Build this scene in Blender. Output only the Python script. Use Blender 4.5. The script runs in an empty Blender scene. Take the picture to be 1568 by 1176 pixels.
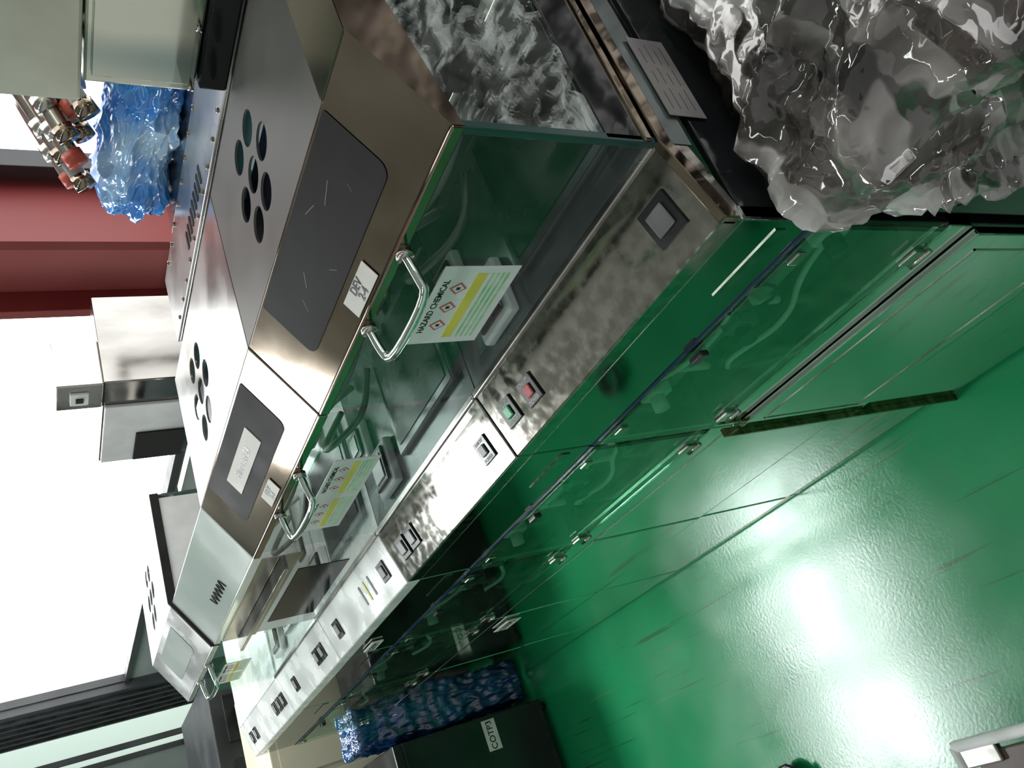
import bpy, bmesh, math, random
from mathutils import Vector, Matrix, noise
random.seed(7)
sc=bpy.context.scene
try:
    sc.view_settings.view_transform='Standard'
except Exception: pass

# ------------------------------------------------------------------ materials
def newmat(name):
    m=bpy.data.materials.new(name); m.use_nodes=True
    nt=m.node_tree; b=nt.nodes.get('Principled BSDF')
    return m,nt,b
def N(nt,t,**k):
    n=nt.nodes.new(t)
    for a,v in k.items():
        if a in n.inputs: n.inputs[a].default_value=v
        else: setattr(n,a,v)
    return n
def ramp(nt,stops):
    r=nt.nodes.new('ShaderNodeValToRGB'); e=r.color_ramp.elements
    while len(e)<len(stops): e.new(0.5)
    for i,(p,c) in enumerate(stops):
        e[i].position=p; e[i].color=(c[0],c[1],c[2],1) if not isinstance(c,(int,float)) else (c,c,c,1)
    return r
def surf(name,c1,c2,scale=8,r1=.3,r2=.5,metal=0.,bump=0.,detail=5,stretch=(1,1,1),lo=.35,hi=.65,coat=0.,spec=.5):
    m,nt,b=newmat(name)
    tc=N(nt,'ShaderNodeTexCoord'); mp=N(nt,'ShaderNodeMapping'); mp.inputs['Scale'].default_value=stretch
    nt.links.new(tc.outputs['Object'],mp.inputs[0])
    n=N(nt,'ShaderNodeTexNoise'); n.inputs['Scale'].default_value=scale; n.inputs['Detail'].default_value=detail
    nt.links.new(mp.outputs[0],n.inputs['Vector'])
    r=ramp(nt,[(lo,c1),(hi,c2)]); nt.links.new(n.outputs['Fac'],r.inputs[0]); nt.links.new(r.outputs[0],b.inputs['Base Color'])
    q=ramp(nt,[(lo,r1),(hi,r2)]); nt.links.new(n.outputs['Fac'],q.inputs[0]); nt.links.new(q.outputs[0],b.inputs['Roughness'])
    b.inputs['Metallic'].default_value=metal
    b.inputs['Specular IOR Level'].default_value=spec
    b.inputs['Coat Weight'].default_value=coat
    if bump:
        bp=N(nt,'ShaderNodeBump'); bp.inputs['Strength'].default_value=bump; bp.inputs['Distance'].default_value=.01
        nt.links.new(n.outputs['Fac'],bp.inputs['Height']); nt.links.new(bp.outputs[0],b.inputs['Normal'])
    return m
def emis(name,c,s):
    m,nt,b=newmat(name); b.inputs['Base Color'].default_value=(*c,1); b.inputs['Emission Color'].default_value=(*c,1); b.inputs['Emission Strength'].default_value=s
    return m
def glass(name,tint,refl=.6,rough=.02,base=.06):
    # thin pane: symmetric facing-angle reflectance (same from both sides)
    m,nt,b=newmat(name); nt.nodes.remove(b)
    out=nt.nodes['Material Output']
    t=N(nt,'ShaderNodeBsdfTransparent'); t.inputs[0].default_value=(*tint,1)
    g=N(nt,'ShaderNodeBsdfGlossy'); g.inputs['Roughness'].default_value=rough; g.inputs['Color'].default_value=(.9,.95,.93,1)
    f=N(nt,'ShaderNodeLayerWeight'); f.inputs[0].default_value=.5
    p=N(nt,'ShaderNodeMath',operation='POWER'); p.inputs[1].default_value=4.; nt.links.new(f.outputs['Facing'],p.inputs[0])
    a=N(nt,'ShaderNodeMath',operation='MULTIPLY_ADD'); a.inputs[1].default_value=refl; a.inputs[2].default_value=base
    nt.links.new(p.outputs[0],a.inputs[0])
    mx=N(nt,'ShaderNodeMixShader'); nt.links.new(a.outputs[0],mx.inputs[0]); nt.links.new(t.outputs[0],mx.inputs[1]); nt.links.new(g.outputs[0],mx.inputs[2])
    nt.links.new(mx.outputs[0],out.inputs[0]); return m

M={}
M['steel']=surf('brushed_steel',(.38,.36,.33),(.54,.52,.48),9,.12,.28,1.)
M['steel_gr']=surf('grey_duct_steel',(.22,.21,.20),(.34,.33,.31),14,.10,.18,1.,stretch=(1,1,.35))
M['steel_dk']=surf('brown_steel',(.20,.155,.115),(.30,.245,.195),6,.06,.11,1.)
M['console']=surf('smudged_console_steel',(.27,.255,.225),(.37,.355,.32),60,.08,.15,1.,detail=10,lo=.40,hi=.62)
M['console2']=surf('mid_console_steel',(.30,.29,.265),(.40,.39,.36),60,.08,.15,1.,detail=10,lo=.40,hi=.62)
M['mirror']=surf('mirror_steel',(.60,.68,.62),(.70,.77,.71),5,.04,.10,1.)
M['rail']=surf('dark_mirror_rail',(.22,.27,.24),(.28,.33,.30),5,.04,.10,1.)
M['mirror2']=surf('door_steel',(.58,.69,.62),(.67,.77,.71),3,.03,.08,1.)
M['film']=surf('dusty_dark_film',(.016,.0155,.015),(.030,.029,.027),14,.5,.65,0.,lo=.3,hi=.7,spec=.12)
M['roof_film']=surf('dusty_roof_film',(.10,.097,.092),(.155,.15,.14),10,.4,.55,.1,lo=.3,hi=.7,spec=.35)
M['roof2']=surf('satin_roof_steel',(.45,.45,.44),(.66,.66,.65),7,.2,.35,.8)
M['white_con']=surf('white_coated_console',(.76,.78,.76),(.88,.90,.87),12,.2,.35,.2)  # white stands for window glare on the console steel
M['face3']=surf('bright_face_steel',(.72,.82,.76),(.92,.97,.94),5,.08,.18,.35,coat=.5)  # window reflection on the hood face put into the base colour
M['black']=surf('black_plastic',(.008,.008,.009),(.02,.02,.022),10,.2,.35)
M['blackgloss']=surf('gloss_black_panel',(.006,.007,.008),(.015,.016,.017),5,.06,.12)
M['white']=surf('white_plastic',(.7,.7,.68),(.82,.82,.8),15,.3,.45)
M['paper']=surf('paper_label',(.62,.60,.55),(.74,.72,.67),20,.5,.7)
M['greypaper']=surf('dusty_grey_sheet',(.15,.14,.14),(.21,.20,.19),20,.3,.5)
M['greyink']=surf('faded_print',(.06,.06,.06),(.09,.09,.09),20,.4,.5)
M['sheet']=surf('laminated_sheet',(.66,.70,.68),(.76,.78,.77),8,.15,.3)
M['yellow']=surf('yellow_print',(.65,.62,.08),(.75,.7,.12),20,.4,.5)
M['greenp']=surf('green_print',(.25,.55,.28),(.5,.7,.5),60,.4,.5)
M['pink']=surf('red_print',(.55,.08,.10),(.65,.13,.14),20,.4,.5)
M['red']=surf('red_painted_column',(.20,.022,.022),(.25,.035,.03),3,.45,.6)
M['redlip']=surf('red_flange',(.36,.08,.075),(.42,.105,.095),3,.45,.6)  # paler copy of the column red, painted as the lit web
M['orange']=surf('red_pipe_cap',(.42,.05,.03),(.52,.09,.05),9,.3,.4)
M['greenb']=surf('green_button',(.05,.45,.2),(.08,.55,.25),9,.2,.3)
M['greyb']=surf('grey_button',(.12,.12,.12),(.2,.2,.2),9,.3,.4)
M['blueline']=surf('dark_blue_edge',(.01,.025,.07),(.02,.04,.10),9,.15,.3)
M['purple']=surf('dark_purple_baffle',(.012,.012,.05),(.02,.02,.09),9,.15,.3)  # dark purple stands for shade and reflections in the vent holes
M['pipe']=surf('grey_pvc_pipe',(.22,.22,.22),(.36,.36,.35),9,.3,.45)
M['frame']=surf('dark_window_frame',(.015,.016,.018),(.035,.036,.04),4,.3,.45)
M['wall']=surf('grey_wall_paint',(.16,.17,.17),(.22,.23,.23),2,.5,.7)
M['ceil']=surf('ceiling_panel',(.20,.20,.19),(.28,.28,.27),2,.6,.8)
M['beige']=surf('beige_cabinet_paint',(.50,.47,.34),(.58,.55,.41),4,.3,.45)
M['beigegl']=surf('beige_glazed_panel',(.50,.50,.40),(.72,.72,.60),5,.08,.2,.2)
M['tealgl']=surf('reflective_case_panel',(.20,.30,.29),(.74,.76,.62),7,.03,.10,.9,detail=1,lo=.42,hi=.58,stretch=(1,1,.5))  # bright reflection patches painted in as teal and beige noise
M['olive']=surf('olive_rubber_edge',(.03,.05,.015),(.14,.17,.06),60,.12,.25,.7)  # golden glints painted as the paler specks of the noise
M['teal']=surf('teal_inner_panel',(.012,.045,.042),(.022,.065,.06),3,.12,.25)
M['innst']=surf('inner_steel',(.34,.36,.34),(.54,.56,.53),7,.25,.4,.3)
M['innst_dk']=surf('inner_deck_steel',(.09,.115,.11),(.16,.19,.18),7,.15,.3,.5)
M['glass']=glass('clear_hood_glass',(.93,.97,.96),.40,.01,.02)
M['glassn']=glass('side_hood_glass',(.90,.95,.93),.7,.01,.16)
M['acryl']=glass('clear_acrylic_door',(.70,.90,.80),.6,.02,.14)
M['win']=emis('overexposed_window_pane',(1,1,1),3.0)
M['win2']=emis('frosted_side_pane',(.62,.72,.66),.85)
M['sky']=emis('skylight_pane',(.95,1,1),32.)
M['tubel']=emis('fluorescent_tube',(.95,1,1),12.)  # emitter added overhead to give the wrap highlights
M['led']=emis('hood_led_strip',(.96,1,.99),3.)  # glow added to brighten the hood interior

def floor_mat():
    m,nt,b=newmat('green_epoxy_floor')
    tc=N(nt,'ShaderNodeTexCoord')
    n=N(nt,'ShaderNodeTexNoise'); n.inputs['Scale'].default_value=2.2; n.inputs['Detail'].default_value=6
    nt.links.new(tc.outputs['Object'],n.inputs['Vector'])
    r=ramp(nt,[(.3,(.006,.235,.082)),(.7,(.016,.33,.125))]); nt.links.new(n.outputs['Fac'],r.inputs[0])
    col=r.outputs[0]
    for i,(rot,sx,sy,c,th) in enumerate([(.9,2,60,(.01,.10,.04),.66),(-.5,1.6,55,(.14,.22,.09),.69),(1.9,1.5,50,(.02,.09,.045),.66),(.2,2,55,(.015,.10,.045),.66)]):
        mp=N(nt,'ShaderNodeMapping'); mp.inputs['Rotation'].default_value=(0,0,rot); mp.inputs['Scale'].default_value=(sx,sy,1); mp.inputs['Location'].default_value=(i*3.3,i,0)
        nt.links.new(tc.outputs['Object'],mp.inputs[0])
        q=N(nt,'ShaderNodeTexNoise'); q.inputs['Scale'].default_value=1.; q.inputs['Detail'].default_value=4
        nt.links.new(mp.outputs[0],q.inputs['Vector'])
        k=ramp(nt,[(th,0.),(th+.04,.65)]); nt.links.new(q.outputs['Fac'],k.inputs[0])
        mx=N(nt,'ShaderNodeMixRGB'); nt.links.new(k.outputs[0],mx.inputs[0]); nt.links.new(col,mx.inputs[1]); mx.inputs[2].default_value=(*c,1)
        col=mx.outputs[0]
    nt.links.new(col,b.inputs['Base Color'])
    s=N(nt,'ShaderNodeTexNoise'); s.inputs['Scale'].default_value=5; s.inputs['Detail'].default_value=10
    nt.links.new(tc.outputs['Object'],s.inputs['Vector'])
    rr=ramp(nt,[(.35,.16),(.65,.23)]); nt.links.new(s.outputs['Fac'],rr.inputs[0]); nt.links.new(rr.outputs[0],b.inputs['Roughness'])
    s2=N(nt,'ShaderNodeTexNoise'); s2.inputs['Scale'].default_value=130; s2.inputs['Detail'].default_value=2
    nt.links.new(tc.outputs['Object'],s2.inputs['Vector'])
    bp=N(nt,'ShaderNodeBump'); bp.inputs['Strength'].default_value=.12; bp.inputs['Distance'].default_value=.0015
    nt.links.new(s2.outputs['Fac'],bp.inputs['Height']); nt.links.new(bp.outputs[0],b.inputs['Normal'])
    b.inputs['Specular IOR Level'].default_value=.6
    return m
M['floor']=floor_mat()

def wrap_mat(name,stops,rough=.1,bscale=40,bstr=.8,dist=.006):
    m,nt,b=newmat(name)
    tc=N(nt,'ShaderNodeTexCoord')
    n=N(nt,'ShaderNodeTexNoise'); n.inputs['Scale'].default_value=6; n.inputs['Detail'].default_value=5; n.inputs['Distortion'].default_value=1.2
    nt.links.new(tc.outputs['Object'],n.inputs['Vector'])
    r=ramp(nt,stops); nt.links.new(n.outputs['Fac'],r.inputs[0]); nt.links.new(r.outputs[0],b.inputs['Base Color'])
    b.inputs['Roughness'].default_value=rough; b.inputs['Specular IOR Level'].default_value=1.; b.inputs['Coat Weight'].default_value=.6; b.inputs['Coat Roughness'].default_value=.04
    v=N(nt,'ShaderNodeTexNoise'); v.noise_type='RIDGED_MULTIFRACTAL' ; v.inputs['Scale'].default_value=bscale; v.inputs['Detail'].default_value=3; v.inputs['Distortion'].default_value=1.
    nt.links.new(tc.outputs['Object'],v.inputs['Vector'])
    bp=N(nt,'ShaderNodeBump'); bp.inputs['Strength'].default_value=bstr; bp.inputs['Distance'].default_value=dist
    nt.links.new(v.outputs[0],bp.inputs['Height']); nt.links.new(bp.outputs[0],b.inputs['Normal']); nt.links.new(bp.outputs[0],b.inputs['Coat Normal'])
    return m
def clear_wrap(name):
    """crinkled polyethylene film: long randomly tilted facets with curved transitions, semi transparent"""
    m,nt,b=newmat(name); L=nt.links.new
    tc=N(nt,'ShaderNodeTexCoord')
    dn=N(nt,'ShaderNodeTexNoise'); dn.inputs['Scale'].default_value=3.5; dn.inputs['Detail'].default_value=4; L(tc.outputs['Object'],dn.inputs['Vector'])
    sc_=N(nt,'ShaderNodeVectorMath',operation='MULTIPLY_ADD'); sc_.inputs[1].default_value=(.30,.30,.30); L(dn.outputs['Color'],sc_.inputs[0]); L(tc.outputs['Object'],sc_.inputs[2])
    geo=N(nt,'ShaderNodeNewGeometry')
    acc=geo.outputs['Normal']; tone=None
    for rot,scl,st,k in (((.1,.2,.9),14,(1,.15,.6),.95),((.3,.2,-.5),32,(1,.13,.6),1.0),((.2,.3,.3),80,(1,.18,.8),.65)):
        mp=N(nt,'ShaderNodeMapping'); mp.inputs['Rotation'].default_value=rot; mp.inputs['Scale'].default_value=st; L(sc_.outputs[0],mp.inputs[0])
        v=N(nt,'ShaderNodeTexVoronoi'); v.feature='SMOOTH_F1'; v.inputs['Smoothness'].default_value=.15; v.inputs['Scale'].default_value=scl; L(mp.outputs[0],v.inputs['Vector'])
        if scl<=32: tone=v.outputs['Color']
        su=N(nt,'ShaderNodeVectorMath',operation='SUBTRACT'); su.inputs[1].default_value=(.5,.5,.5); L(v.outputs['Color'],su.inputs[0])
        ma=N(nt,'ShaderNodeVectorMath',operation='MULTIPLY_ADD'); ma.inputs[1].default_value=(k,k,k); L(su.outputs[0],ma.inputs[0]); L(acc,ma.inputs[2]); acc=ma.outputs[0]
    nm=N(nt,'ShaderNodeVectorMath',operation='NORMALIZE'); L(acc,nm.inputs[0])
    n=N(nt,'ShaderNodeTexNoise'); n.inputs['Scale'].default_value=4.5; n.inputs['Detail'].default_value=4; n.inputs['Distortion'].default_value=1.; L(tc.outputs['Object'],n.inputs['Vector'])
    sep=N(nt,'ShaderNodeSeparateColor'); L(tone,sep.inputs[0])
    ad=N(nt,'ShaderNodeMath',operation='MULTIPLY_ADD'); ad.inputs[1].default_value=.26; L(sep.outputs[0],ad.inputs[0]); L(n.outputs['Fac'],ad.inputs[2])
    r=ramp(nt,[(.46,(.035,.03,.028)),(.60,(.13,.11,.10)),(.70,(.30,.27,.25)),(.82,(.70,.68,.65))]); L(ad.outputs[0],r.inputs[0]); L(r.outputs[0],b.inputs['Base Color'])  # film highlights and dark folds painted into the base colour
    b.inputs['Roughness'].default_value=.07; b.inputs['Specular IOR Level'].default_value=1.; b.inputs['Coat Weight'].default_value=1.; b.inputs['Coat Roughness'].default_value=.04
    L(nm.outputs[0],b.inputs['Normal']); L(nm.outputs[0],b.inputs['Coat Normal'])
    t=N(nt,'ShaderNodeBsdfTransparent'); t.inputs[0].default_value=(.93,.92,.90,1)
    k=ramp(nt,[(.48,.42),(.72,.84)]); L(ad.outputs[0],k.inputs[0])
    mx=N(nt,'ShaderNodeMixShader'); L(k.outputs[0],mx.inputs[0]); L(t.outputs[0],mx.inputs[1]); L(b.outputs[0],mx.inputs[2])
    L(mx.outputs[0],nt.nodes['Material Output'].inputs[0])
    return m
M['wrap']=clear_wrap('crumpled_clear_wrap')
M['bluew']=wrap_mat('blue_plastic_bag',[(.38,(.01,.14,.62)),(.54,(.03,.30,.85)),(.68,(.45,.70,.95))],.15,18,.6)
M['bluet']=wrap_mat('blue_tarp',[(.35,(.004,.03,.12)),(.65,(.015,.12,.34))],.15,9,1.,.015)
M['brownpart']=surf('brown_wrapped_part',(.06,.035,.03),(.12,.08,.07),9,.3,.5)
M['greypart']=surf('grey_wrapped_part',(.12,.11,.10),(.22,.20,.19),9,.3,.5,.4)

# ------------------------------------------------------------------ helpers
def empty(name,loc=(0,0,0)):
    e=bpy.data.objects.new(name,None); sc.collection.objects.link(e); e.location=loc; e.empty_display_size=.05; return e
def mobj(name,verts,faces,mat,parent=None,smooth=False,bevel=0,seg=2):
    me=bpy.data.meshes.new(name); me.from_pydata([tuple(v) for v in verts],[],faces); me.update()
    o=bpy.data.objects.new(name,me); sc.collection.objects.link(o); me.materials.append(M[mat] if isinstance(mat,str) else mat)
    if smooth:
        for p in me.polygons:p.use_smooth=True
    if bevel:
        b=o.modifiers.new('bevel','BEVEL'); b.width=bevel; b.segments=seg; b.limit_method='ANGLE'
    if parent: o.parent=parent; 
    return o
def box(name,x0,x1,y0,y1,z0,z1,mat,parent=None,bevel=.0015):
    v=[(x,y,z) for z in(z0,z1) for y in(y0,y1) for x in(x0,x1)]
    f=[(0,2,3,1),(4,5,7,6),(0,1,5,4),(2,6,7,3),(0,4,6,2),(1,3,7,5)]
    return mobj(name,v,f,mat,parent,bevel=bevel)
def prism(name,prof,x0,x1,mat,parent=None,bevel=.0015):
    n=len(prof); v=[(x0,y,z) for y,z in prof]+[(x1,y,z) for y,z in prof]
    f=[tuple(range(n)),tuple(range(2*n-1,n-1,-1))]+[(i,i+n,(i+1)%n+n,(i+1)%n) for i in range(n)]
    o=mobj(name,v,f,mat,parent,bevel=bevel)
    bm=bmesh.new(); bm.from_mesh(o.data); bmesh.ops.recalc_face_normals(bm,faces=bm.faces); bm.to_mesh(o.data); bm.free()
    return o
def tube(name,pts,r,mat,parent=None,seg=12,smooth_n=0,cap=True):
    P=[Vector(p) for p in pts]
    if smooth_n:
        for _ in range(smooth_n):
            Q=[P[0]]
            for a,b in zip(P[:-1],P[1:]): Q+= [a*.75+b*.25,a*.25+b*.75]
            Q.append(P[-1]); P=Q
    vs=[];fs=[]; up=Vector((0,0,1)); prev=None
    for i,p in enumerate(P):
        t=(P[min(i+1,len(P)-1)]-P[max(i-1,0)]).normalized()
        if prev is None:
            s=t.cross(up); s=s if s.length>1e-3 else t.cross(Vector((1,0,0)))
        else: s=prev-t*prev.dot(t)
        s.normalize(); prev=s; u=t.cross(s)
        for k in range(seg):
            a=2*math.pi*k/seg; vs.append(p+(s*math.cos(a)+u*math.sin(a))*r)
    for i in range(len(P)-1):
        for k in range(seg):
            fs.append((i*seg+k,i*seg+(k+1)%seg,(i+1)*seg+(k+1)%seg,(i+1)*seg+k))
    if cap: fs+= [tuple(range(seg-1,-1,-1)),tuple(range((len(P)-1)*seg,len(P)*seg))]
    return mobj(name,vs,fs,mat,parent,smooth=True)
class Plane3:
    def __init__(s,org,bdir):
        s.o=Vector(org); s.a=Vector((1,0,0)); s.b=Vector(bdir).normalized(); s.n=s.a.cross(s.b)
    def p(s,a,b,n=0): return s.o+s.a*a+s.b*b+s.n*n
def plate(name,pl,a0,a1,b0,b1,n0,n1,mat,parent=None,bevel=.0008):
    c=[pl.p(a,b,n) for n in(n0,n1) for b in(b0,b1) for a in(a0,a1)]
    f=[(0,2,3,1),(4,5,7,6),(0,1,5,4),(2,6,7,3),(0,4,6,2),(1,3,7,5)]
    return mobj(name,c,f,mat,parent,bevel=bevel)
def text(name,s,pl,a,b,n,size,mat,parent,space=1.,align='CENTER',rot=0):
    cu=bpy.data.curves.new(name,'FONT'); cu.body=s; cu.size=size; cu.align_x=align; cu.align_y='CENTER'; cu.extrude=.0002; cu.space_line=space; cu.offset=size*.012
    cu.materials.append(M[mat]); o=bpy.data.objects.new(name,cu); sc.collection.objects.link(o)
    m=Matrix((pl.a,pl.b,pl.n)).transposed().to_4x4(); m.translation=pl.p(a,b,n); o.matrix_world=m@Matrix.Rotation(rot,4,'Z')
    if parent: o.parent=parent
    return o
def holed(name,pl,a0,a1,b0,b1,holes,r,mat,parent,thick=.003):
    bm=bmesh.new(); ed=[]
    def loop(pts):
        vs=[bm.verts.new(p) for p in pts]
        for i in range(len(vs)): ed.append(bm.edges.new((vs[i],vs[(i+1)%len(vs)])))
    loop([pl.p(a0,b0),pl.p(a1,b0),pl.p(a1,b1),pl.p(a0,b1)])
    for ha,hb in holes:
        loop([pl.p(ha+r*math.cos(t*math.pi/14),hb+r*math.sin(t*math.pi/14)) for t in range(28)])
    bmesh.ops.triangle_fill(bm,use_beauty=True,use_dissolve=False,edges=ed)
    for f in bm.faces:
        if f.normal.z<0: f.normal_flip()
    me=bpy.data.meshes.new(name); bm.to_mesh(me); bm.free(); me.materials.append(M[mat])
    o=bpy.data.objects.new(name,me); sc.collection.objects.link(o)
    s=o.modifiers.new('thick','SOLIDIFY'); s.thickness=thick; s.offset=-1
    if parent:o.parent=parent
    return o

YG,ZG=.0972,1.0286; YT,ZT=.2024,1.3166; ZH=1.2513; YR=.455
W=.4756
front=Plane3((0,0,0),(0,0,1))
cons=Plane3((0,0,1.0),(0,YG,ZG-1.0))
LC=math.hypot(YG,ZG-1)
glassp=Plane3((0,YG,0),(0,0,1))
incl=Plane3((0,YG,ZH),(0,YT-YG,ZT-ZH)); LI=math.hypot(YT-YG,ZT-ZH)
roof=Plane3((0,0,ZT),(0,1,0))
def ib(y): return (y-YG)/(YT-YG)*LI
def cb(y): return y/YG*LC

def button(par,a,y,s,capmat,txt=True):
    b=cb(y); plate('bezel',cons,a-s/2,a+s/2,b-s/2,b+s/2,0,.003,'black',par)
    q=.22 if txt else .30
    plate('cap',cons,a-s*q,a+s*q,b-s*q,b+s*q,.003,.006,capmat,par,bevel=.002)
    if txt: 
        text('legend','POWER',cons,a,b-s*.38,.0032,s*.2,'paper',par); text('legend','ON/OFF',cons,a,b+s*.36,.0032,s*.18,'paper',par)

def valves(par,x0,x1,seed):
    rnd=random.Random(seed)
    for k in range(3):
        x=x0+.06+(x1-x0-.12)*k/2+rnd.uniform(-.01,.01)
        z=.76+rnd.uniform(-.02,.04)
        tube('riser',[(x,.075,.66),(x,.075,z),(x+.03,.07,z+.03),(x+.03,.07,.86)],.007,'white',par,smooth_n=2)
        box('valve_body',x-.018,x+.018,.03,.075,z-.02,z+.018,'white' if k!=1 else 'greyb',par,.004)
        tube('valve_knob',[(x,.03,z),(x,.010,z)],.012,'black' if k else 'white',par)
        box('bracket',x-.03,x+.03,.076,.082,z-.035,z+.03,'white',par)
    tube('manifold',[(x0+.02,.08,.70),(x1-.02,.08,.70)],.010,'pipe',par)
    tube('hose',[(x0+.05,.06,.83),(x0+.12,.03,.80),(x0+.2,.05,.75),(x0+.3,.04,.82),(x0+.36,.07,.80)],.004,'white',par,smooth_n=3)
    tube('hose_low',[(x0+.10,.05,.66),(x0+.16,.03,.72),(x0+.25,.03,.68),(x0+.34,.04,.74),(x0+.41,.07,.70)],.004,'white',par,smooth_n=3)
    c=Vector((x0+.30,.03,.80)); tube('hose_loop',[c+Vector((math.cos(t/12*2*math.pi)*.03,0,math.sin(t/12*2*math.pi)*.04)) for t in range(13)],.0025,'black',par)

def frame_lines(par,x0,x1,z0,z1,y):
    t=.0022
    for (a,b,c,d) in ((x0,x1,z0,z0+t),(x0,x1,z1-t,z1),(x0,x0+t,z0,z1),(x1-t,x1,z0,z1)):
        box('panel_trim',a,b,y-.0012,y+.001,c,d,'steel',par,0)

def bench(idx,x1,x0=None,hood=True,roofmat='roof2',facem='steel',consm='console',dark=False,openroof=False,side=False,width=W):
    par=empty('wet_bench' if idx==0 else 'wet_bench.%03d'%idx)
    if x0 is None: x0=x1-width
    g=.0018; a0,a1=x0+g,x1-g
    body='mirror'
    D=.60
    box('upper_rail',a0,a1,0.001,.02,.875,.975,'rail',par)
    box('edge_trim',a0,a1,-.0005,.004,.869,.875,'blueline',par,0)
    box('side_panel_near',a1-.008,a1,.004,D,.10,.97,'blackgloss' if side else 'steel',par)
    box('side_panel_far',a0,a0+.008,.004,D,.10,.97,'steel',par)
    box('compartment_back',a0+.008,a1-.008,.14,.15,.63,.97,'innst' if not dark else 'black',par)
    box('compartment_shelf',a0+.008,a1-.008,.01,.14,.635,.645,'steel',par)
    box('rear_body',a0+.008,a1-.008,.15,D,.1,.97,'steel',par)
    box('lower_rail',a0,a1,0,.02,.595,.64,body,par)
    box('acrylic_door',a0+.006,a1-.006,-.004,.001,.644,.866,'acryl',par,0)
    for xx in (a0+.05,a1-.05):
        box('hinge_leaf',xx-.014,xx+.014,-.009,-.004,.645,.668,'steel',par)
        tube('hinge_pin',[(xx-.016,-.008,.644),(xx+.016,-.008,.644)],.004,'steel',par,seg=8)
        box('hinge_leaf_top',xx-.010,xx+.010,-.008,-.004,.850,.864,'steel',par)
    box('door_latch',(a0+a1)/2-.012,(a0+a1)/2+.012,-.012,-.004,.848,.862,'black',par,.002)
    valves(par,a0,a1,idx)
    pr=-.010 if idx==0 else 0.0
    box('lower_door',a0+.003,a1-.003,pr,.018,.30,.59,'mirror2',par,.002)
    box('base_door',a0+.003,a1-.003,pr+.002,.018,.02,.294,'mirror2',par,.002)
    if idx==0: frame_lines(par,a0+.03,a1-.03,.33,.56,pr)
    box('toe_rail',a0,a1,.005,D,.0,.10,'steel_dk',par)
    box('lower_body',a0+.006,a1-.006,.018,.15,.02,.6,'steel',par,0)
    box('door_pull_recess',a1-.12,a1-.012,-.0005,.0015,.905,.920,'console',par,0)
    prism('console_top',[(0,.975),(0,1.0),(YG,ZG),(YG,.99),(.02,.97)],a0,a1,consm,par,.002)
    if not hood: 
        box('rear_top',a0,a1,YG,D,.985,1.03,consm,par)
        return par
    box('tank_deck',a0,a1,YG,YR,.985,ZG-.004,'innst_dk' if not dark else 'white_con',par,0)
    if not openroof:
        box('inner_back',a0,a1,YR-.006,YR,1.03,1.30,'teal',par,0)
        box('inner_back_steel',a0+.01,(a0+a1)/2+(-.05 if side else .12),YR-.010,YR-.006,1.03,1.20,'innst',par,0)
    for k,(cx,y0,s) in enumerate(((a0+.125,.125,.042),(a0+.052,.215,.036))):
        box('tank_rim',cx-s,cx+s,y0,y0+2*s,ZG-.004,ZG+.012,'white',par,.004)
        box('tank_lid',cx-s+.010,cx+s-.010,y0+.010,y0+2*s-.010,ZG+.012,ZG+.018,'black',par,.004)
        box('lid_window',cx-s+.020,cx+s-.020,y0+.020,y0+2*s-.020,ZG+.018,ZG+.020,'innst',par,.003)
    box('bath_rim',a0+.20,a1-.03,.15,.36,ZG-.004,ZG+.006,'innst_dk',par,.003)
    box('bath_well',a0+.215,a1-.045,.165,.345,ZG+.006,ZG+.0075,'black',par,0)
    tube('spray_hose',[(a0+.04,.40,1.03),(a0+.06,.38,1.15),(a0+.12,.34,1.19),(a0+.18,.37,1.12),(a0+.22,.40,1.03)],.009,'white',par,smooth_n=3)
    tube('spray_hose_2',[(a0+.08,.36,1.03),(a0+.09,.30,1.12),(a0+.16,.24,1.16),(a0+.22,.28,1.10),(a0+.26,.38,1.05)],.007,'pipe',par,smooth_n=3)
    tube('spray_hose_3',[(a0+.02,.34,1.04),(a0+.05,.26,1.10),(a0+.11,.22,1.12),(a0+.17,.25,1.06),(a0+.19,.33,1.04)],.006,'greypart',par,smooth_n=3)
    tube('feed_pipe',[(a0+.18,.42,1.18),(a1-.03,.42,1.18)],.008,'pipe',par)
    tube('gooseneck',[(a1-.17,.40,1.03),(a1-.17,.40,1.14),(a1-.20,.34,1.18),(a1-.22,.28,1.12)],.008,'mirror',par,smooth_n=3)
    box('filter_box',a1-.20,a1-.13,.38,.44,ZG,1.11,'greypart',par,.006)
    for k in range(4): tube('manifold_port',[(a1-.16-.03*k,.42,1.13),(a1-.16-.03*k,.36,1.13)],.009,'white' if k%2 else 'pipe',par,seg=10)
    box('led_strip',a0+.05,a1-.05,.43,.442,ZT-.05,ZT-.045,'led',par,0)  # glowing strip added to light the interior behind the glass
    box('front_glass',a0+.004,a1-.004,YG,YG+.004,ZG+.002,ZH-.004,'glass',par,0)
    box('glass_channel',a0,a1,YG-.002,YG+.008,ZG-.002,ZG+.005,'steel',par)
    if not openroof: box('far_partition',a0,a0+.003,YG+.006,YR-.008,ZG,ZT-.07,'glass',par,0)
    plate('hood_face',incl,a0,a1,0,LI,-.006,0,facem,par,.0015)
    box('hood_lip',a0,a1,YG-.003,YG+.008,ZH-.012,ZH,facem,par)
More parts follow.
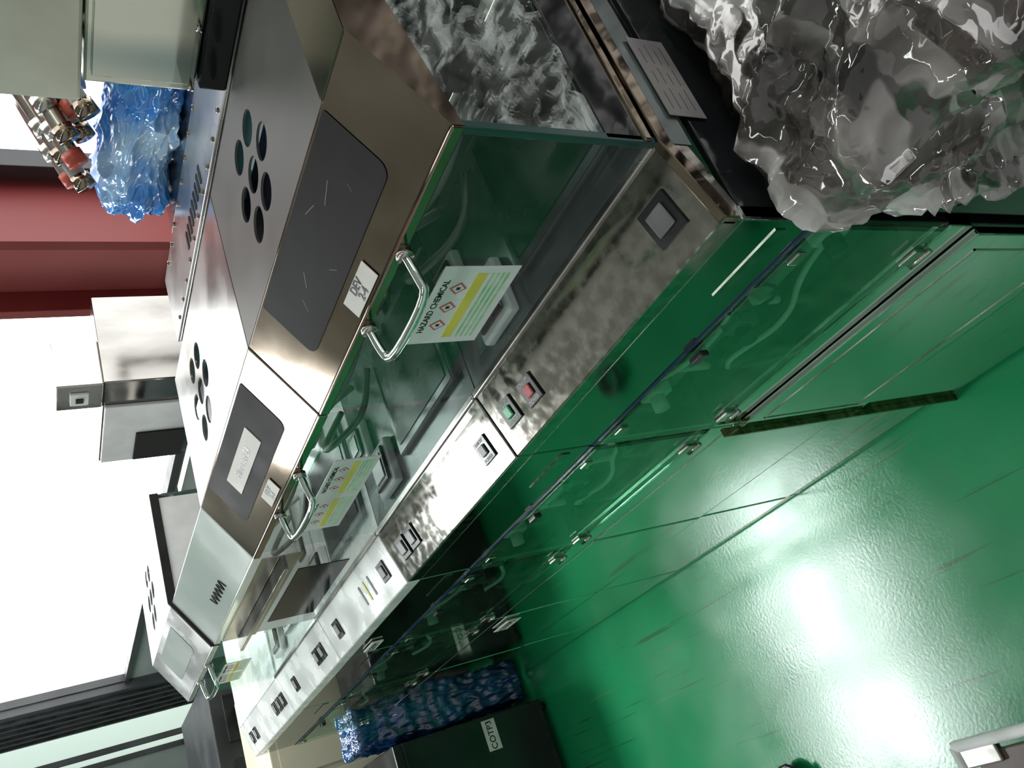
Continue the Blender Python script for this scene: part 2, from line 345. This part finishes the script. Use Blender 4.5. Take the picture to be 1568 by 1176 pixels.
    if not openroof:
        cx,cy=(a0+a1)/2-.058,.321
        hs=[(cx,cy),(cx+.052,cy),(cx-.05,cy),(cx+.022,cy+.052),(cx-.030,cy+.057),(cx+.024,cy-.048),(cx-.026,cy-.052)]
        holed('hood_roof',roof,a0,a1,YT,YR,hs,.0215,roofmat,par)
        box('plenum',a0+.01,a1-.01,YT+.02,YR-.03,ZT-.042,ZT-.037,'purple',par,0)  # dark sheet set below the vent holes to paint their shade
        box('roof_back_flange',a0,a1,YR-.003,YR,ZT-.04,ZT,'steel',par)
    if side:
        prism('near_glass',[(YG+.006,1.09),(YR-.01,1.09),(YR-.01,ZT-.02),(YT,ZT-.02),(YG+.006,ZH-.015)],a1-.004,a1-.001,'glassn',par,0)
        box('near_sill',a1-.006,a1,YG,.62,1.045,1.09,'blackgloss',par)
        prism('near_lip',[(0,.982),(0,1.002),(YG,ZG+.004),(.62,ZG+.004),(.62,ZG-.012),(YG,ZG-.012)],a1-.006,a1+.005,'steel_dk',par,.0015)
        box('near_track',a1-.005,a1+.003,YG,.62,1.036,1.046,'steel_dk',par,.002)
        prism('hood_cheek',[(YG,ZH),(YG,ZH-.012),(YR,ZT-.016),(YR,ZT),(YT,ZT)],a1-.001,a1+.0005,'steel_dk',par,0)
        box('front_post',a1-.008,a1,YG-.002,YG+.008,ZG,ZH,'teal',par)
    return par

def handle(par,xa,xb,r=.0048):
    y=YG-.004; z=ZH-.010
    tube('handle',[(xa,y+.004,z),(xa,y-.030,z-.006),(xa-.004,y-.046,z-.012),(xb+.004,y-.046,z-.012),(xb,y-.030,z-.006),(xb,y+.004,z)],r,'mirror',par,smooth_n=2)
    for x in(xa,xb): tube('handle_foot',[(x,y+.003,z),(x,y-.005,z)],.009,'steel',par)
def hazard_sheet(par,xa,xb,z0,z1,cols=1):
    pl=glassp
    plate('sheet',pl,xa,xb,z0,z1,.0005,.0015,'sheet',par,0)
    w=(xb-xa)/cols; h=z1-z0
    for c in range(cols):
        a=xa+w*c
        text('sheet_title','HAZARD CHEMICAL',pl,a+w/2,z1-h*.12,.0017,w*.075,'black',par)
        for k in range(3):
            ca=a+w*(.26+.24*k); cz=z1-h*.31; s=h*.115
            mobj('pictogram',[pl.p(ca-s,cz,.0018),pl.p(ca,cz-s,.0018),pl.p(ca+s,cz,.0018),pl.p(ca,cz+s,.0018)],[(0,1,2,3)],'pink',par)
            s*=.72
            mobj('pictogram_inner',[pl.p(ca-s,cz,.002),pl.p(ca,cz-s,.002),pl.p(ca+s,cz,.002),pl.p(ca,cz+s,.002)],[(0,1,2,3)],'white',par)
            plate('symbol',pl,ca-s*.3,ca+s*.3,cz-s*.3,cz+s*.3,.002,.0022,'black',par,0)
        plate('band',pl,a+w*.08,a+w*.92,z1-h*.60,z1-h*.46,.0015,.0019,'yellow',par,0)
        for k in range(4):
            plate('text_rows',pl,a+w*.08,a+w*.92,z1-h*(.69+.07*k),z1-h*(.65+.07*k),.0015,.0018,'greenp',par,0)
def label(par,xa,xb,y0,y1,s,size):
    b0,b1=ib(y0),ib(y1)
    plate('name_label',incl,xa,xb,b0,b1,.0012,.0022,'paper',par,0)
    text('name_text',s,incl,(xa+xb)/2,(b0+b1)/2,.0025,size,'black',par,.78)
def film_panel(par,xa,xb,y0,y1,mat):
    b0,b1=ib(y0),ib(y1); r=.014
    pts=[]
    for (cx,cb_,s) in ((xb-r,b0+r,-90),(xb-r*.2,b1-r*.2,0),(xa+r*.2,b1-r*.2,90),(xa+r,b0+r,180)):
        rr=r if cb_<(b0+b1)/2 else r*.2
        for t in range(5):
            an=math.radians(s+t*22.5); pts.append((cx+rr*math.cos(an),cb_+rr*math.sin(an)))
    v=[incl.p(a,b,.0008) for a,b in pts]
    return mobj('film_panel',v,[tuple(range(len(v)))],mat,par)

# ---- bench 1
b1=bench(0,0.0,roofmat='roof_film',facem='steel_dk',side=True)
film_panel(b1,-.386,-.085,.127,.199,'film')
plate('roof_bare_strip',roof,-.080,-.002,YT,YR,.0003,.0009,'steel_dk',b1,0)
label(b1,-.274,-.203,.100,.1195,'DEV\n2-4',.0135)
handle(b1,-.163,-.288)
hazard_sheet(b1,-.327,-.186,1.094,1.186)
button(b1,-.054,.046,.044,'greyb',False)
button(b1,-.430,.047,.036,'greenb'); button(b1,-.371,.044,.036,'pink')
box('side_label_sheet',.0005,.0015,.135,.25,.945,.995,'greypaper',b1,0)
for k in range(4):
    for (ya,yb) in ((.145,.175),(.182,.205),(.212,.24)): box('side_label_text',.0015,.0018,ya,yb-.006*(k%2),.954+.010*k,.9552+.010*k,'greyink',b1,0)
box('floor_edge_strip',-W-.002,-W+.004,-.019,-.004,.0,.625,'olive',b1,.001)
for k,(a,y,l,r) in enumerate([(-.30,.16,.02,.5),(-.25,.145,.012,-.8),(-.18,.17,.03,.2),(-.14,.15,.01,1.1),(-.33,.15,.015,.9),(-.21,.185,.02,-.3)]):
    q=[incl.p(a,ib(y),.0011),incl.p(a+l*math.cos(r),ib(y)+l*math.sin(r),.0011),incl.p(a+l*math.cos(r),ib(y)+l*math.sin(r)+.0008,.0011),incl.p(a,ib(y)+.0008,.0011)]
    mobj('film_scratch',q,[(0,1,2,3)],'greypaper',b1)
# ---- bench 2
b2=bench(1,-W,facem='steel_dk',consm='console2')
film_panel(b2,-.865,-.553,.127,.199,'film')
bq=(ib(.148),ib(.175)); plate('note_paper',incl,-.797,-.632,bq[0],bq[1],.001,.002,'paper',b2,0)
text('note_text','Rinse set 24',incl,-.715,(bq[0]+bq[1])/2,.0022,.018,'greyb',b2)
label(b2,-.755,-.695,.102,.121,'DEV\n2-3',.0125)
handle(b2,-.638,-.773)
hazard_sheet(b2,-.865,-.615,1.125,1.195,2)
button(b2,-.527,.041,.036,'greyb'); button(b2,-.845,.046,.038,'greyb',False); button(b2,-.892,.046,.038,'greyb',False)
# ---- bench 3 (roof plate taken off)
b3=bench(2,-2*W,facem='face3',consm='white_con',openroof=True,dark=True)
box('black_pane',-1.345,-1.045,YG-.003,YG-.001,1.057,1.155,'blackgloss',b3)
box('pane_surround',-1.42,-.96,YG-.0018,YG-.0005,1.165,1.235,'steel',b3)
box('frame_lip',-1.42,-.955,YG-.03,YG-.003,1.196,1.204,'steel',b3)
button(b3,-1.345,.047,.038,'greyb',False); button(b3,-1.01,.047,.036,'greyb',False)
for k in range(3): plate('marking_tape',cons,-1.09-.03*k,-1.083-.03*k,.03,.07,.0005,.0012,'yellow' if k==1 else 'greypaper',b3,0)
box('name_plate',-1.40,-1.33,-.004,-.001,.93,.955,'paper',b3,0); text('name_plate_text','COTP1',front,-1.365,.942,.0045,.02,'black',b3)
for k in range(5):
    x=-1.13-.02*k
    tube('marker_scribble',[incl.p(x,ib(.118),.001),incl.p(x-.01,ib(.14),.001),incl.p(x-.02,ib(.115),.001),incl.p(x-.03,ib(.135),.001)],.0012,'film',b3,seg=6,smooth_n=2)
# ---- bench 4
b4=bench(3,-3*W,facem='roof2',consm='white_con',dark=True)
film_panel(b4,-1.80,-1.55,.127,.19,'face3')
prism('near_side_panel',[(YG+.006,1.03),(YR-.01,1.03),(YR-.01,ZT-.006),(YT,ZT-.006),(YG+.006,ZH-.005)],-3*W-.008,-3*W-.003,'white',b4,0)  # white panel added in place of the blown-out window light
prism('raised_edge_seal',[(YG-.004,ZH-.012),(YG-.004,ZH+.006),(YT,ZT+.008),(YR,ZT+.008),(YR,ZT-.01),(YT+.004,ZT-.01)],-3*W-.004,-3*W+.004,'film',b4,.001)
hazard_sheet(b4,-1.80,-1.62,1.14,1.20,2)
button(b4,-1.50,.045,.036,'greyb',False);button(b4,-1.545,.045,.036,'greyb',False);button(b4,-1.78,.045,.036,'greyb',False)
box('name_plate',-1.55,-1.46,-.006,-.004,.52,.56,'paper',b4,0); text('name_plate_text','COTP2',front,-1.505,.54,.0065,.026,'black',b4)
handle(b4,-1.58,-1.72)
# ---- bench 5
b5=bench(4,-4*W,x0=-2.494,hood=False,consm='white_con',dark=True)
for a in(-1.94,-1.99,-2.04,-2.34,-2.40): button(b5,a,.046,.036,'greyb',False)

# ---- rear duct with rivets behind bench 1
rd=empty('rear_exhaust_duct')
box('duct_body',-.86,-.001,YR+.003,.625,1.235,1.312,'steel',rd,.002)
box('duct_lid',-.86,-.001,YR+.02,.61,1.312,1.318,'roof2',rd,.002)
for x in(-.85,-.43,-.012): box('duct_leg',x-.008,x+.008,.60,.62,0,1.235,'steel',rd,.001)
for k in range(16):
    x=-.05-.05*k
    for y in(YR+.03,.60): tube('rivet',[(x,y,1.317),(x,y,1.3205)],.004,'steel_dk',rd,seg=8)
for k in range(9): box('vent_slot',-.50-.018*k,-.492-.018*k,.50,.53,1.318,1.3195,'black',rd,0)

# ---- equipment stack at the back right
st=empty('stacked_test_equipment')
box('black_base',-.30,.45,.462,.9,1.319,1.352,'blackgloss',st,.003)
box('mid_case',-.315,.45,.475,.9,1.353,1.475,'tealgl',st,.003)
box('mid_front_pane',-.30,.44,.468,.474,1.362,1.468,'tealgl',st,.001)
for x in(-.305,-.22): tube('case_screw',[(x,.475,1.36),(x,.466,1.36)],.004,'steel',st,seg=8)
box('top_case',-.345,.45,.475,.95,1.477,1.75,'beigegl',st,.004)

# ---- storage shelf + blue bag + pipes
sh=empty('rear_shelf'); box('shelf_top',-.76,-.36,.63,.98,1.29,1.312,'steel',sh,.002)
for x in(-.75,-.37):
    for y in(.64,.965): box('leg',x-.01,x+.01,y-.01,y+.01,0,1.29,'steel',sh,.001)
def crumple(name,cx,cy,cz,sx,sy,sz,mat,cuts,amp,freq,rad,seed=0,flat=True,zfloor=None,parent=None,fine=.16,lean=0,bias=0.,xmin=None,jit=0,lobe=1.4):
    rj=random.Random(3)
    bm=bmesh.new(); bmesh.ops.create_cube(bm,size=2)
    bmesh.ops.subdivide_edges(bm,edges=bm.edges[:],cuts=cuts,use_grid_fill=True)
    S=Vector((sx,sy,sz)); off=Vector((seed*13.7,seed*3.1,seed*7.7))
    for v in bm.verts:
        p=Vector((v.co.x*sx,v.co.y*sy,v.co.z*sz))
        c=Vector([max(-(S[i]-rad),min(S[i]-rad,p[i])) for i in range(3)])
        d=p-c
        if d.length>1e-6: d.normalize(); p=c+d*rad
        else: d=Vector((0,0,1))
        q=p+off
        w=Vector((noise.noise(q*2.5),noise.noise(q*2.5+Vector((5,1,2))),noise.noise(q*2.5+Vector((1,7,3)))))
        r1=1-abs(noise.noise((q+w*.25)*freq)); r2=1-abs(noise.noise((q+w*.12)*freq*2.7)); r3=noise.noise(q*freq*.35)
        r4=1-abs(noise.noise((q+w*.1)*freq*5.))
        dist,_=noise.voronoi(q*freq*1.0)
        h=amp*(r1**3*.9+r2**3*.4+r4**2*fine+r3*lobe+(dist[1]-dist[0])*.35-1.0+bias)
        p=p+d*h
        if jit: p+=Vector((rj.uniform(-jit,jit),rj.uniform(-jit,jit),rj.uniform(-jit,jit)))
        if lean:
            t=max(0,min(1,(p.z-sz*.62)/(sz*.38))); e=max(0,min(1,(-p.x)/sx)); p.x-=lean*t*t*(3-2*t)*e
        if zfloor is not None: p.z=max(p.z,zfloor-cz)
        if xmin is not None: p.x=max(p.x,xmin-cx+abs(w.x)*.008)
        v.co=p+Vector((cx,cy,cz))
    me=bpy.data.meshes.new(name); bm.to_mesh(me); bm.free(); me.materials.append(M[mat])
    for p in me.polygons:p.use_smooth=not flat
    o=bpy.data.objects.new(name,me); sc.collection.objects.link(o)
    if parent:o.parent=parent
    return o
bag=crumple('blue_plastic_bag',-.60,.72,1.365,.155,.085,.058,'bluew',60,.018,14,.05,1,False,1.312)
pp=empty('pipe_fittings_bundle')
for i in range(8):
    x=-.46-.024*i; z=1.455+.012*(i%3); y=.68+.03*(i%2)
    L=.07+.02*(i%3)
    tube('pipe',[(x+.03,y+.10,z-.02),(x+.02,y+.09,z+.02+L*.5),(x,y+.03,z+.04),(x-.03,y-.05,z)],.0125,'steel' if i%3 else 'pipe',pp,smooth_n=2)
    tube('cap',[(x-.028,y-.046,z+.002),(x-.035,y-.062,z-.008)],.016,'orange' if i%3==1 else 'steel_dk',pp)
    tube('collar',[(x-.010,y-.006,z+.024),(x-.018,y-.024,z+.014)],.0175,'steel',pp)
    tube('collar_2',[(x+.006,y+.045,z+.036),(x+.012,y+.06,z+.030)],.0175,'steel_dk',pp)

# ---- stainless duct box
db=empty('stainless_scrubber_box')
box('main_box',-1.56,-1.21,.62,.84,.0,1.402,'steel_gr',db,.003)
box('front_cover',-1.555,-1.30,.612,.62,1.22,1.398,'white',db,.002)
box('cover_window',-1.55,-1.42,.608,.612,1.22,1.33,'film',db,.002)
box('control_box',-1.31,-1.215,.62,.73,1.402,1.49,'steel',db,.003)
box('switch_plate',-1.285,-1.24,.614,.62,1.43,1.465,'white',db,.002)
box('switch',-1.27,-1.255,.610,.614,1.44,1.455,'black',db,.001)
tube('control_box_gland',[(-1.23,.70,1.402),(-1.23,.70,1.41)],.012,'black',db)

# ---- plastic wrapped machine at the right
wm=empty('plastic_wrapped_machine')
box('black_cabinet',.012,1.05,.004,1.15,.02,.80,'blackgloss',wm,.004)
box('black_plinth',.03,1.0,.03,1.1,0,.02,'black',wm)
rnd=random.Random(5)
for k in range(22):
    x=.12+rnd.random()*.55; y=.08+rnd.random()*.75; s=.02+rnd.random()*.04
    o=box('wrapped_part',-s,s,-s*1.4,s*1.4,0,.04+rnd.random()*.04,('brownpart','black','greypart')[k%3],wm,.006); o.location=(x,y,.80); o.rotation_euler=(0,0,rnd.random()*1.5)
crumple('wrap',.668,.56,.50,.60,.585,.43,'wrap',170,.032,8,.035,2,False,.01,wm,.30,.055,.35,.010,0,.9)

# ---- objects past the end of the row
bc=empty('black_storage_cabinet')
box('body',-2.80,-2.40,-.75,-.105,.03,.60,'black',bc,.004)
box('door_front',-2.40,-2.392,-.72,-.11,.06,.57,'blackgloss',bc,.002)
for x in(-2.76,-2.44):
    for y in(-.71,-.13): tube('foot',[(x,y,0),(x,y,.03)],.015,'black',bc)
sidep=Plane3((-2.392,0,0),(0,0,1)); sidep.a=Vector((0,1,0)); sidep.n=Vector((1,0,0))
plate('name_plate',sidep,-.22,-.12,.23,.28,.0,.002,'paper',bc,0)
text('name_plate_text','COTP3',sidep,-.17,.255,.0025,.03,'black',bc)
crumple('blue_tarp_bundle',-2.62,-.010,.335,.10,.068,.33,'bluet',60,.016,12,.015,4,False,0.0,None,.3,0,.2)
bg=empty('beige_cabinet')
box('body',-3.4,-2.95,-.9,.35,.02,.86,'beige',bg,.006); box('plinth',-3.38,-2.97,-.88,.33,0,.02,'black',bg)
for k in range(3): box('drawer',-2.95,-2.942,-.88+.42*k,-.48+.42*k,.05,.83,'beige',bg,.003)
bd=empty('dark_equipment_rack'); box('body',-5.0,-4.0,-.35,.62,0,.86,'frame',bd,.005)
for k in range(3): box('rack_rib',-4.0,-3.99,-.30+.3*k,-.08+.3*k,.1,.8,'black',bd,.004)

# ---- cart and cable on the aisle floor
ct=empty('platform_cart')
box('deck',-.76,-.30,-1.05,-.60,.10,.115,'brownpart',ct,.003)
tube('rail_front',[(-.785,-.58,.12),(-.785,-1.07,.12)],.011,'white',ct); tube('rail_side',[(-.785,-.58,.12),(-.28,-.58,.12)],.011,'white',ct)
box('corner_gusset',-.79,-.70,-.62,-.57,.108,.125,'steel',ct,.003)
for x in(-.72,-.34):
    for y in(-.65,-1.0): 
        tube('caster',[(x,y-.012,.03),(x,y+.012,.03)],.03,'black',ct,seg=20); box('caster_fork',x-.012,x+.012,y-.016,y+.016,.055,.10,'steel',ct)
tube('coiled_black_cable',[(-1.35+math.cos(t*.5)*(.03+.0006*t),-.585+math.sin(t*.5)*(.03+.0006*t),.007+.0007*t) for t in range(40)],.006,'black')

# ------------------------------------------------------------------ room
YW=1.2
box('floor',-9,3,-5,YW+.1,-.05,0,'floor',None,0)
box('ceiling',-9,3,-5,YW+.1,3.7,3.8,'ceil',None,0)
box('wall_back',-6.95,3,YW,YW+.1,0,1.0,'wall',None,0)
box('wall_back_low',-9,-6.95,YW,YW+.1,0,.30,'wall',None,0)
box('wall_back_top',-9,3,YW,YW+.1,3.3,3.7,'wall',None,0)
box('wall_far',-9.1,-9,-5,YW+.1,0,3.7,'wall',None,0)
def window(name,x0,x1,mat='win',mull=(),z0=1.0):
    w=empty(name); box('pane',x0,x1,YW+.04,YW+.05,z0+.03,3.3,mat,w,0)
    box('sill',x0,x1,YW-.02,YW+.06,z0,z0+.03,'frame',w)
    box('head',x0,x1,YW-.01,YW+.06,3.26,3.3,'frame',w)
    for x in (x0,x1)+tuple(mull): box('jamb',x-.02,x+.02,YW-.01,YW+.06,z0,3.3,'frame',w)
    return w
window('window_1',-1.20,3.0); window('window_2',-6.0,-1.60); window('window_3',-9.0,-6.95,'win2',(-8.4,),.30)
col=empty('steel_column')
box('web',-1.50,-1.26,YW-.12,YW-.08,0,3.7,'redlip',col); box('flange_near',-1.27,-1.24,YW-.18,YW+.02,0,3.7,'red',col); box('flange_far',-1.53,-1.50,YW-.18,YW+.02,0,3.7,'red',col)
sg=empty('window_shutter_guide'); box('post',-6.95,-6.0,YW-.06,YW+.05,0,3.7,'frame',sg)
for k in range(6): box('rib',-6.9+.15*k,-6.86+.15*k,YW-.08,YW-.06,0,3.7,'black',sg)
sk=empty('skylight')
for k in range(2): 
    box('pane',-4.9,-3.9,-1.25+.95*k,-.45+.95*k,3.685,3.699,'sky',sk,0)
    box('frame',-4.94,-3.86,-1.29+.95*k,-.41+.95*k,3.69,3.7,'frame',sk,0)
for k in range(3):
    lm=empty('ceiling_lamp' if k==0 else 'ceiling_lamp.%03d'%k)  # unseen lamps added overhead for small highlights
    x=-1.8+1.6*k
    box('housing',x-.6,x+.6,-1.5,-1.35,3.3,3.36,'white',lm); box('tube_light',x-.58,x+.58,-1.47,-1.38,3.28,3.30,'tubel',lm,0)
    for xx in(x-.5,x+.5): tube('rod',[(xx,-1.425,3.36),(xx,-1.425,3.7)],.006,'steel',lm)

w=bpy.data.worlds.new('world'); sc.world=w; w.use_nodes=True
w.node_tree.nodes['Background'].inputs[0].default_value=(.88,.9,.9,1); w.node_tree.nodes['Background'].inputs[1].default_value=.5

# ------------------------------------------------------------------ camera
C=Vector((0.4258,-0.3909,1.5861)); yaw,pit,roll,f=2.6314,.5424,-.0969,1828.7
F=Vector((math.cos(pit)*math.cos(yaw),math.cos(pit)*math.sin(yaw),-math.sin(pit)))
R=F.cross(Vector((0,0,1))).normalized(); U=R.cross(F)
c,s=math.cos(roll),math.sin(roll); R2=c*R+s*U; U2=-s*R+c*U
cam=bpy.data.cameras.new('camera'); co=bpy.data.objects.new('camera',cam); sc.collection.objects.link(co)
cam.sensor_width=36; cam.lens=36*f/2212; cam.clip_start=.02
m=Matrix((-U2,R2,-F)).transposed().to_4x4(); m.translation=C; co.matrix_world=m
sc.camera=co
